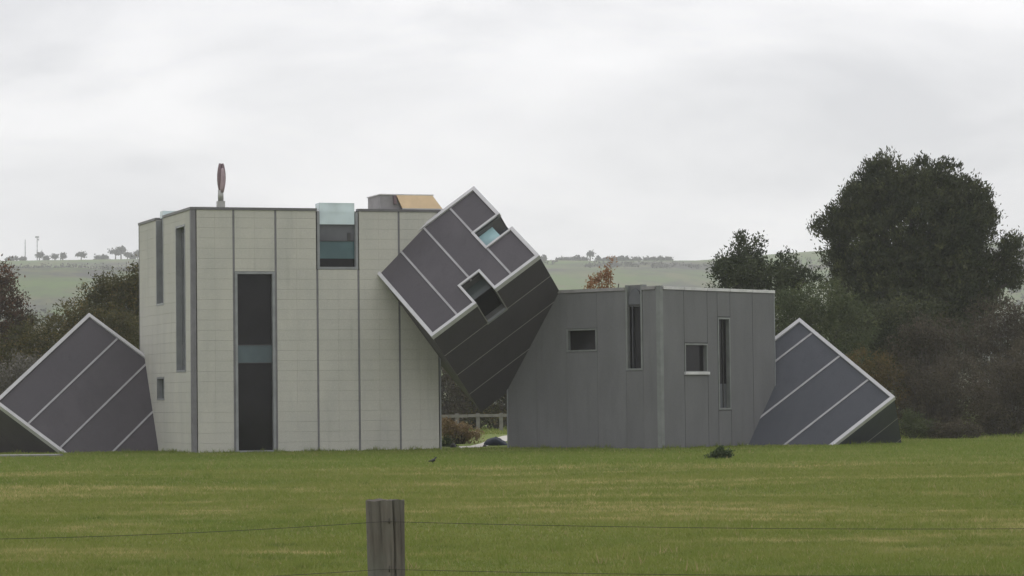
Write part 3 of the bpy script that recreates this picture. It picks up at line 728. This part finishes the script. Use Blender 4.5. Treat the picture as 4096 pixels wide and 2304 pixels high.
# pale path curving through the gap
M['path'] = plain('pale_gravel', (0.42, 0.40, 0.36), 0.95, scale=14)
pp = [(1835, 1791, 4), (1880, 1789, 4), (1920, 1783, 7), (1960, 1771, 11), (2010, 1757, 12), (2060, 1748, 9)]
PATH = []
for x, y, hw in pp:
    a_ = ground_at(x, y - hw); c_ = ground_at(x, y + hw); PATH.append(((a_.x + c_.x) / 2, (a_.y + c_.y) / 2, (a_ - c_).length / 2 + 0.15))
mb = MB()
for x, y, hw in pp:
    a_ = ground_at(x, y - hw); c_ = ground_at(x, y + hw); mb.v += [(a_.x, a_.y, 0.012), (c_.x, c_.y, 0.012)]
mb.f = [(2 * k, 2 * k + 1, 2 * k + 3, 2 * k + 2) for k in range(len(pp) - 1)]
tag(mb.build('path', M['path']), kind='structure')
# navy tarpaulin heap
M['tarp'] = plain('navy_tarpaulin', (0.018, 0.025, 0.042), 0.8, spec=0.15, scale=6)
c_ = ground_at(1990, 1806)
def lump(name, c_, rx, ry, rz, mat, seed, n=26, m_=12, rough=0.22):
    r_ = np.random.default_rng(seed); ph = r_.random((6, 3)) * 6.3; mb = MB()
    for j in range(m_ + 1):
        t = j / m_ * math.pi / 2
        for i in range(n):
            p = i / n * 2 * math.pi
            k = 1 + rough * sum(math.sin((q + 1) * p + ph[q, 0]) * math.cos((q + 1) * 1.3 * t + ph[q, 1]) / (q + 1.5) for q in range(6))
            mb.v.append((math.cos(p) * math.cos(t) * rx * k, math.sin(p) * math.cos(t) * ry * k, math.sin(t) * rz * k - (0.02 if j == 0 else 0)))
    for j in range(m_):
        for i in range(n): mb.f.append((j * n + i, j * n + (i + 1) % n, (j + 1) * n + (i + 1) % n, (j + 1) * n + i))
    o = mb.build(name, mat, None, True); o.location = c_; return o
tag(lump('tarpaulin', (at(1985, 1780, 88.5).x, 88.5, 0), 0.36, 0.45, 0.24, M['tarp'], 5), 'crumpled navy tarpaulin lying by the corner of the low grey block', 'tarpaulin')
M['stone'] = plain('dark_stone', (0.06, 0.058, 0.06), 0.9, scale=8)
tag(lump('stone', (at(1812, 1790, 85.5).x, 85.5, 0), 0.10, 0.12, 0.13, M['stone'], 8, 14, 6), 'dark stone at the corner of the beige block in the gap', 'stone')
tag(lump('stone', (at(1938, 1790, 86.5).x, 86.5, 0), 0.07, 0.1, 0.06, M['stone'], 9, 14, 6), 'small dark stone beside the navy tarpaulin', 'stone')
# concrete apron at the far left
M['concrete'] = plain('concrete', (0.19, 0.188, 0.17), 0.9, scale=6)
a_ = ground_at(-260, 1833); c_ = ground_at(225, 1829)
mb = MB(); mb.v = [(a_.x - 3, a_.y, -0.1), (c_.x, c_.y, -0.1), (c_.x, c_.y + 1.2, -0.1), (a_.x - 3, a_.y + 1.2, -0.1), (a_.x - 3, a_.y, 0.07), (c_.x, c_.y, 0.07), (c_.x, c_.y + 1.2, 0.07), (a_.x - 3, a_.y + 1.2, 0.07)]
mb.f = [(0, 3, 2, 1), (4, 5, 6, 7), (0, 1, 5, 4), (1, 2, 6, 5), (2, 3, 7, 6), (3, 0, 4, 7)]
tag(mb.build('pavement', M['concrete']), kind='structure')
# weeds on the lawn
p = ground_at(2876, 1836)
t = tag(empty('weed_clump', (p.x, p.y, 0)), 'dark green weed clump standing alone on the lawn by the low grey block', 'weed'); t.scale = (0.9, 0.9, 0.8)
crown('foliage', [((-0.12, 0, 0.08), (0.24, 0.2, 0.10)), ((0.12, 0, 0.13), (0.22, 0.2, 0.17)), ((0.05, 0, 0.28), (0.08, 0.08, 0.14))], 1500, 0.09, M['weed'], t, clump=0.1, up=0.9)
twigs('stems', 16, 0.5, 0.42, t, M['weed'], th=0.006)
# black bird
p = ground_at(1731, 1862)
M['bird'] = plain('black_plumage', (0.012, 0.012, 0.013), 0.6)
brd = tag(empty('bird', (p.x, p.y, 0.02)), 'small black bird standing on the lawn in front of the beige block', 'bird')
body = MB().tube([(0.17, 0, 0.13), (0.09, 0, 0.135), (0.0, 0, 0.15), (-0.07, 0, 0.18), (-0.095, 0, 0.215), (-0.105, 0, 0.25), (-0.12, 0, 0.265), (-0.14, 0, 0.262), (-0.165, 0, 0.255)],
               [0.012, 0.03, 0.058, 0.056, 0.04, 0.034, 0.032, 0.02, 0.004], 10).build('body', M['bird'], brd, True)
for s_ in (-1, 1):
    MB().tube([(0.0, 0.022 * s_, 0.12), (-0.01, 0.022 * s_, 0.05), (-0.02, 0.022 * s_, 0.0)], 0.006, 5).build('leg', M['bird'], brd)
    MB().tube([(-0.05, 0.045 * s_, 0.18), (0.02, 0.052 * s_, 0.155), (0.12, 0.02 * s_, 0.125)], [0.015, 0.026, 0.006], 6).build('wing', M['bird'], brd, True)

brd.scale = (0.62, 0.62, 0.62); brd.rotation_euler[2] = R(200)

# ------------------------------------------------------------------ ridge line trees and masts
def hz(x, y): return float(hill_z(np.array([x]), np.array([y]))[0])
def far_tree(px, py, w, h, kind):
    """px,py = foot on the ridge; w,h crown in picture units"""
    Y = HY - 12; p = at(px, py, Y); s = Y / 11111
    z0 = hz(p.x, Y)
    t = tag(empty('ridge_tree', (p.x, Y, z0)), 'small flat topped tree with a bare trunk on the crest of the far hill' if kind == 'flat' else 'small rounded bushy tree on the crest of the far hill', 'tree', 'flat topped trees along the far crest' if kind == 'flat' else 'bushy trees along the far crest')
    cw, ch = w * s / 2 * (0.9 + 0.3 * rng.random()), h * s * (0.95 if kind == 'flat' else 0.55 + 0.3 * rng.random())
    top = max(ch, 1.5)
    if kind == 'flat': lob = [((0, 0, top * 0.82), (cw, cw, top * 0.2)), ((cw * 0.3, 0, top * 0.9), (cw * 0.5, cw * 0.5, top * 0.2))]
    else: lob = [((0, 0, top * 0.55), (cw * 0.8, cw * 0.8, top * 0.45)), ((cw * 0.4, 0, top * 0.4), (cw * 0.6, cw * 0.6, top * 0.38)), ((-cw * 0.4, 0, top * 0.38), (cw * 0.6, cw * 0.6, top * 0.34))]
    crown('crown', lob, 420, 1.0, M['farleaf'], t, clump=0.9, per=14, aspect=0.7)
    MB().tube([(0, 0, -0.4), (0.1, 0, top * 0.8)], [0.35, 0.2], 6).build('trunk', M['bark'], t)
for a_ in ((48, 1045, 44, 20, 'r'), (92, 1044, 22, 14, 'r'), (158, 1044, 24, 26, 'flat'), (186, 1043, 16, 12, 'r'), (220, 1043, 24, 18, 'flat'), (250, 1041, 14, 22, 'flat'), (325, 1041, 36, 25, 'flat'),
           (395, 1037, 30, 14, 'r'), (418, 1037, 30, 22, 'r'), (462, 1034, 46, 36, 'flat'), (484, 1034, 28, 50, 'flat'), (510, 1034, 26, 22, 'flat'), (530, 1034, 18, 14, 'r'), (550, 1033, 22, 28, 'flat'),
           (2175, 1046, 14, 26, 'r'), (2245, 1044, 34, 28, 'r'), (2275, 1044, 36, 24, 'r'), (2308, 1043, 34, 24, 'r'), (2336, 1043, 30, 18, 'r'), (2361, 1042, 26, 36, 'flat'), (2394, 1042, 12, 30, 'r'), (2425, 1042, 40, 14, 'r'),
           (2455, 1042, 36, 14, 'r'), (2486, 1042, 18, 20, 'r'), (2510, 1042, 40, 12, 'r'), (2545, 1041, 40, 11, 'r'), (2590, 1042, 30, 16, 'r'), (2615, 1042, 36, 20, 'r'), (2645, 1041, 36, 26, 'r'), (2672, 1041, 30, 22, 'r'), (4075, 966, 30, 20, 'r')):
    far_tree(*a_)
M['mast'] = plain('mast_steel', (0.25, 0.25, 0.26), 0.6)
def mast(px, ytop, label, head):
    Y = HY - 6; p = at(px, 1044, Y); z0 = hz(p.x, Y); zt = at(px, ytop, Y).z - z0
    t = tag(empty('mast', (p.x, Y, z0)), label, 'mast')
    MB().tube([(0, 0, -0.5), (0, 0, zt)], [0.28, 0.16], 6).build('pole', M['mast'], t)
    for k in range(1, 5): MB().box((-0.45, -0.06, zt * k / 5), (0.45, 0.06, zt * k / 5 + 0.12)).build('rung', M['mast'], t)
    if head:
        MB().box((-0.9, -0.5, zt - 0.7), (0.9, 0.5, zt + 0.1)).build('antenna_head', M['mast'], t)
        MB().tube([(0.5, 0, zt - 1.6), (1.0, -0.3, zt - 1.3)], [0.5, 0.1], 8).build('dish', M['mast'], t)
mast(101, 958, 'thin bare mast on the far crest', False); mast(149, 946, 'mast with an antenna head on the far crest', True)
# scattered scrub on the hillside, too far to tell apart
M['scrub'] = leafmat('scrub', (0.07, 0.07, 0.06), (0.09, 0.085, 0.075), (0.11, 0.11, 0.09), scale=0.05)
n = 5200; P = []; L = []
X = rng.uniform(-420, 420, n); Yh = rng.uniform(650, 1180, n)
keep = fbm(X / 70 + 5, Yh / 200 + 2, 4) > 0.0
X, Yh = X[keep], Yh[keep]; Z = hill_z(X, Yh)
k = 22; P = np.repeat(np.stack([X, Yh, Z + 0.7], 1), k, 0) + rng.normal(size=(len(X) * k, 3)) * np.repeat(0.5 + rng.random((len(X), 1)), k, 0) * np.array([1.0, 1.0, 0.6])
N = rng.normal(size=P.shape); N /= np.linalg.norm(N, axis=1)[:, None]
tag(leaves_mesh('scrub', P, N, np.full(len(P), 0.9), np.full(len(P), 0.7), rng.random(len(P)), M['scrub'], None), 'grey green scrub scattered over the far hillside', 'scrub', kind='stuff')

# ------------------------------------------------------------------ grass of the paddock
def grass():
    bands = [(20, 30, 1600, 0.034, 0.012), (30, 42, 900, 0.038, 0.016), (42, 58, 420, 0.045, 0.022), (58, 90, 190, 0.055, 0.03), (90, 135, 45, 0.10, 0.05)]
    Vs = []; Ts = []
    for y0, y1, dens, h, w in bands:
        hw = y1 * 0.2 + 5.2
        n = int(2 * hw * (y1 - y0) * dens)
        x = rng.uniform(-hw, hw, n); y = rng.uniform(y0, y1, n)
        k = np.abs(x) < 0.193 * y + 5.0
        # no blades inside the blocks
        for (ox, oy), (ax, ay), (bx_, by_), w_ in (((-9.238, 80.003), (0.945, 0.327), (-0.327, 0.945), 7.5), ((4.193, 78.851), (0.642, 0.767), (-0.767, 0.642), 5.7)):
            p_ = (x - ox) * ax + (y - oy) * ay; q_ = (x - ox) * bx_ + (y - oy) * by_
            k &= ~((p_ > -0.02) & (p_ < w_) & (q_ > -0.02) & (q_ < w_))
        for (q0, q1) in zip(PATH, PATH[1:]):
            d_ = np.stack([x - q0[0], y - q0[1]], 1); e_ = np.array([q1[0] - q0[0], q1[1] - q0[1]]); t_ = np.clip(d_ @ e_ / (e_ @ e_), 0, 1)
            k &= np.hypot(d_[:, 0] - t_ * e_[0], d_[:, 1] - t_ * e_[1]) > q0[2]
        x, y = x[k], y[k]; n = len(x)
        tall_ = 0.65 + 0.9 * np.clip(fbm(x * 0.5 + 9, y * 0.5, 3) + 0.45, 0, 1) + (rng.random(n) < 0.03) * 0.9
        hh = h * tall_ * (0.6 + 0.7 * rng.random(n)); ww = w * (0.7 + 0.6 * rng.random(n))
        a = rng.random(n) * math.pi; z = ground_z(x, y) - 0.004
        dx, dy = np.cos(a) * ww / 2, np.sin(a) * ww / 2
        lx, ly = rng.normal(size=n) * hh * 0.55, rng.normal(size=n) * hh * 0.55
        v = np.stack([np.stack([x - dx, y - dy, z], 1), np.stack([x + dx, y + dy, z], 1), np.stack([x + lx, y + ly, z + hh], 1)], 1)
        Vs.append(v.reshape(-1, 3)); Ts.append(rng.random(n))
    def tuft(cx, cy, per, rad, h, w, tint):
        n = len(cx) * per
        x = np.repeat(cx, per) + rng.normal(size=n) * rad; y = np.repeat(cy, per) + rng.normal(size=n) * rad
        hh = np.repeat(h, per) * (0.5 + 0.7 * rng.random(n)); a = rng.random(n) * math.pi; z = ground_z(x, y) - 0.004
        dx, dy = np.cos(a) * w / 2, np.sin(a) * w / 2; lx, ly = rng.normal(size=n) * hh * 0.45, rng.normal(size=n) * hh * 0.45
        Vs.append(np.stack([np.stack([x - dx, y - dy, z], 1), np.stack([x + dx, y + dy, z], 1), np.stack([x + lx, y + ly, z + hh], 1)], 1).reshape(-1, 3))
        Ts.append(np.clip(np.repeat(tint, per) + rng.normal(size=n) * 0.1, 0, 1))
    n = 1500; cy_ = 20 + 58 * rng.random(n) ** 0.9; cx_t = (rng.random(n) * 2 - 1) * (0.193 * cy_ + 4)
    ok = fbm(cx_t * 0.25, cy_ * 0.25 + 5, 3) > -0.03
    tuft(cx_t[ok], cy_[ok], 16, 0.05, 0.06 + 0.09 * rng.random(ok.sum()), 0.016, rng.random(ok.sum()))
    for (x0, y0), (x1, y1) in (((-9.24, 79.98), (-2.16, 82.43)), ((4.19, 78.83), (7.85, 83.2)), ((4.17, 78.84), (-0.18, 82.5)), ((-9.26, 80.0), (-10.2, 82.8)), ((-15.2, 82.9), (-10.0, 82.2)), ((7.6, 82.6), (11.4, 81.6))):
        L = math.hypot(x1 - x0, y1 - y0); n = int(L * 9); q = rng.random(n)
        tuft(x0 + (x1 - x0) * q + rng.normal(size=n) * 0.02, y0 + (y1 - y0) * q - 0.07 - 0.10 * rng.random(n), 18, 0.05, 0.05 + 0.13 * rng.random(n) ** 2, 0.02, rng.random(n) * 0.8)
    v = np.concatenate(Vs); t = np.concatenate(Ts); n = len(t)
    me = bpy.data.meshes.new('grass'); me.vertices.add(3 * n); me.vertices.foreach_set('co', v.astype(np.float32).ravel())
    me.loops.add(3 * n); me.loops.foreach_set('vertex_index', np.arange(3 * n, dtype=np.int32))
    me.polygons.add(n); me.polygons.foreach_set('loop_start', np.arange(0, 3 * n, 3, dtype=np.int32))
    at_ = me.attributes.new('tint', 'FLOAT', 'FACE'); at_.data.foreach_set('value', t.astype(np.float32))
    me.update(); me.materials.append(M['blade'])
    o = bpy.data.objects.new('grass', me); col.objects.link(o)
    tag(o, 'short green pasture grass with straw coloured streaks', 'grass', kind='stuff')
    print('grass blades', n)
grass()

# ------------------------------------------------------------------ the wire fence in front
m, nt, b = new_mat('post_timber'); M['post'] = m
n1 = ramp(nt, noise(nt, 7, 6, 0.65, 'Object', (2.2, 2.2, 0.18)), 0.3, 0.7)
n2 = ramp(nt, noise(nt, 3, 4, 0.6, 'Object', (1, 1, 0.7), (2, 0, 0)), 0.4, 0.7)
c = mixc(nt, n1, (0.085, 0.077, 0.067), (0.175, 0.160, 0.138)); c = mixc(nt, n2, c, (0.15, 0.155, 0.135))
n3 = ramp(nt, noise(nt, 26, 5, 0.7, 'Object', (1, 1, 0.10)), 0.60, 0.72)
c = mixc(nt, n3, c, (0.035, 0.030, 0.027)); nt.links.new(c, b.inputs['Base Color'])
b.inputs['Roughness'].default_value = 0.95; b.inputs['Specular IOR Level'].default_value = 0.1
bump(nt, b, n1, 0.6, 0.01)
M['crack'] = plain('crack_wood', (0.03, 0.026, 0.024), 1.0)
M['endgrain'] = plain('end_grain', (0.085, 0.075, 0.062), 1.0, scale=40)
M['wire'] = plain('rusty_wire', (0.055, 0.052, 0.045), 0.6, 0.5)
FY = 11.1
pc = at(1541, 2000, FY)
fence = tag(empty('wire_fence', (pc.x, FY, 0)), 'old farm fence of round timber posts and thin wires', 'fence')
def post(x, dy, h, r, lean, seed, crk):
    """round post with weathered checks cut into its side and an uneven sawn top"""
    r_ = np.random.default_rng(seed); ns, nh = 200, 48; mb = MB(); ph = r_.random(8) * 6.3
    for j in range(nh + 1):
        t = j / nh; z = -0.35 + (h + 0.35) * t
        for i in range(ns):
            a = i / ns * 2 * math.pi
            k = 1 + 0.018 * math.sin(2 * a + ph[0]) + 0.012 * math.sin(5 * a + ph[1] + z * 2) + 0.008 * math.sin(11 * a + ph[2] + z * 5) + r_.normal() * 0.003
            for (ca, wd, dp, z0, z1) in crk:
                dd = (a - (ca + 0.05 * math.sin(z * 9)) + math.pi) % (2 * math.pi) - math.pi
                if z0 < z < z1: k -= dp * math.exp(-(dd / wd) ** 2) * min(1, (z1 - z) * 14 + 0.5, (z - z0) * 14)
            k *= 0.86 + 0.14 * min(1, max(0, (z - 0.3) / 0.85))
            zz = z + (0.0022 * math.sin(a * 2 + ph[3]) + 0.0018 * math.sin(7 * a + ph[4]) + r_.normal() * 0.0006 if j == nh else 0)
            mb.v.append((math.cos(a) * r * k - lean * (1 - t), math.sin(a) * r * k, zz))
    for j in range(nh):
        for i in range(ns): mb.f.append((j * ns + i, j * ns + (i + 1) % ns, (j + 1) * ns + (i + 1) % ns, (j + 1) * ns + i))
    o = mb.build('post', M['post'], fence, True); o.location = (x, dy, 0)
    tb = MB(); top = mb.v[-ns:]; tb.v = list(top) + [(0, 0, h - 0.004)]
    tb.f = [(i, (i + 1) % ns, ns) for i in range(ns)]
    tb.build('end_grain', M['endgrain'], o)
    return o
ph_ = pc.z
postm = post(0, 0, ph_, 0.0765, -0.012, 3, [(-1.02, 0.05, 0.22, 0.2, 1.3), (-1.80, 0.025, 0.08, 0.95, 1.3), (-0.60, 0.03, 0.10, 0.1, 1.3), (-2.3, 0.03, 0.08, 0.3, 1.02), (-1.30, 0.02, 0.07, 0.2, 1.0)])
xl, xr = at(-700, 2100, 10.4).x - pc.x, at(5000, 2100, FY).x - pc.x
post(xl, 10.4 - FY - 0.15, ph_ - 0.03, 0.07, 0.0, 4, [(-1.4, 0.05, 0.10, 0.3, 1.2)]); post(xr, 0, ph_ - 0.02, 0.072, 0.0, 6, [(-1.9, 0.05, 0.10, 0.3, 1.2)])
def wire(pts):
    q = []
    for (a, bb) in zip(pts, pts[1:]):
        a, bb = Vector(a), Vector(bb)
        for k in range(12):
            t = k / 12; q.append(tuple(a.lerp(bb, t) - Vector((0, 0, 0.02 * 4 * t * (1 - t)))))
    q.append(pts[-1]); MB().tube(q, 0.0011, 5).build('wire', M['wire'], fence)
fy = -0.080
for (yl, ym, yr) in ((2162, 2086, 2100), (2345, 2277, 2282), (2560, 2480, 2490)):
    a_ = at(-700, yl, 10.4); bmid = at(1541, ym, FY + fy); c_ = at(5000, yr, FY)
    wire([(a_.x - pc.x, a_.y - FY, a_.z), (0, fy, bmid.z), (c_.x - pc.x, c_.y - FY + fy, c_.z)])
    for s_ in (-1, 1): MB().tube([(0.012 * s_ + 0.03, fy + 0.012, bmid.z - 0.012), (0.012 * s_ + 0.03, fy - 0.006, bmid.z), (0.012 * s_ + 0.03, fy + 0.012, bmid.z + 0.014)], 0.002, 5).build('staple', M['wire'], fence)

# ------------------------------------------------------------------ damp air
mb = MB().box((-980, -70, -3), (980, 2380, 190))
hz_o = mb.build('haze', None); m = bpy.data.materials.new('haze_air'); m.use_nodes = True; nt = m.node_tree; nt.nodes.clear()
o_ = nt.nodes.new('ShaderNodeOutputMaterial'); pv = nt.nodes.new('ShaderNodeVolumePrincipled')
pv.inputs['Color'].default_value = (0.93, 0.935, 0.965, 1); pv.inputs['Density'].default_value = 0.00034; pv.inputs['Anisotropy'].default_value = 0.2
nt.links.new(pv.outputs[0], o_.inputs['Volume']); hz_o.data.materials.append(m)
tag(hz_o, 'pale damp haze', 'haze', kind='stuff')
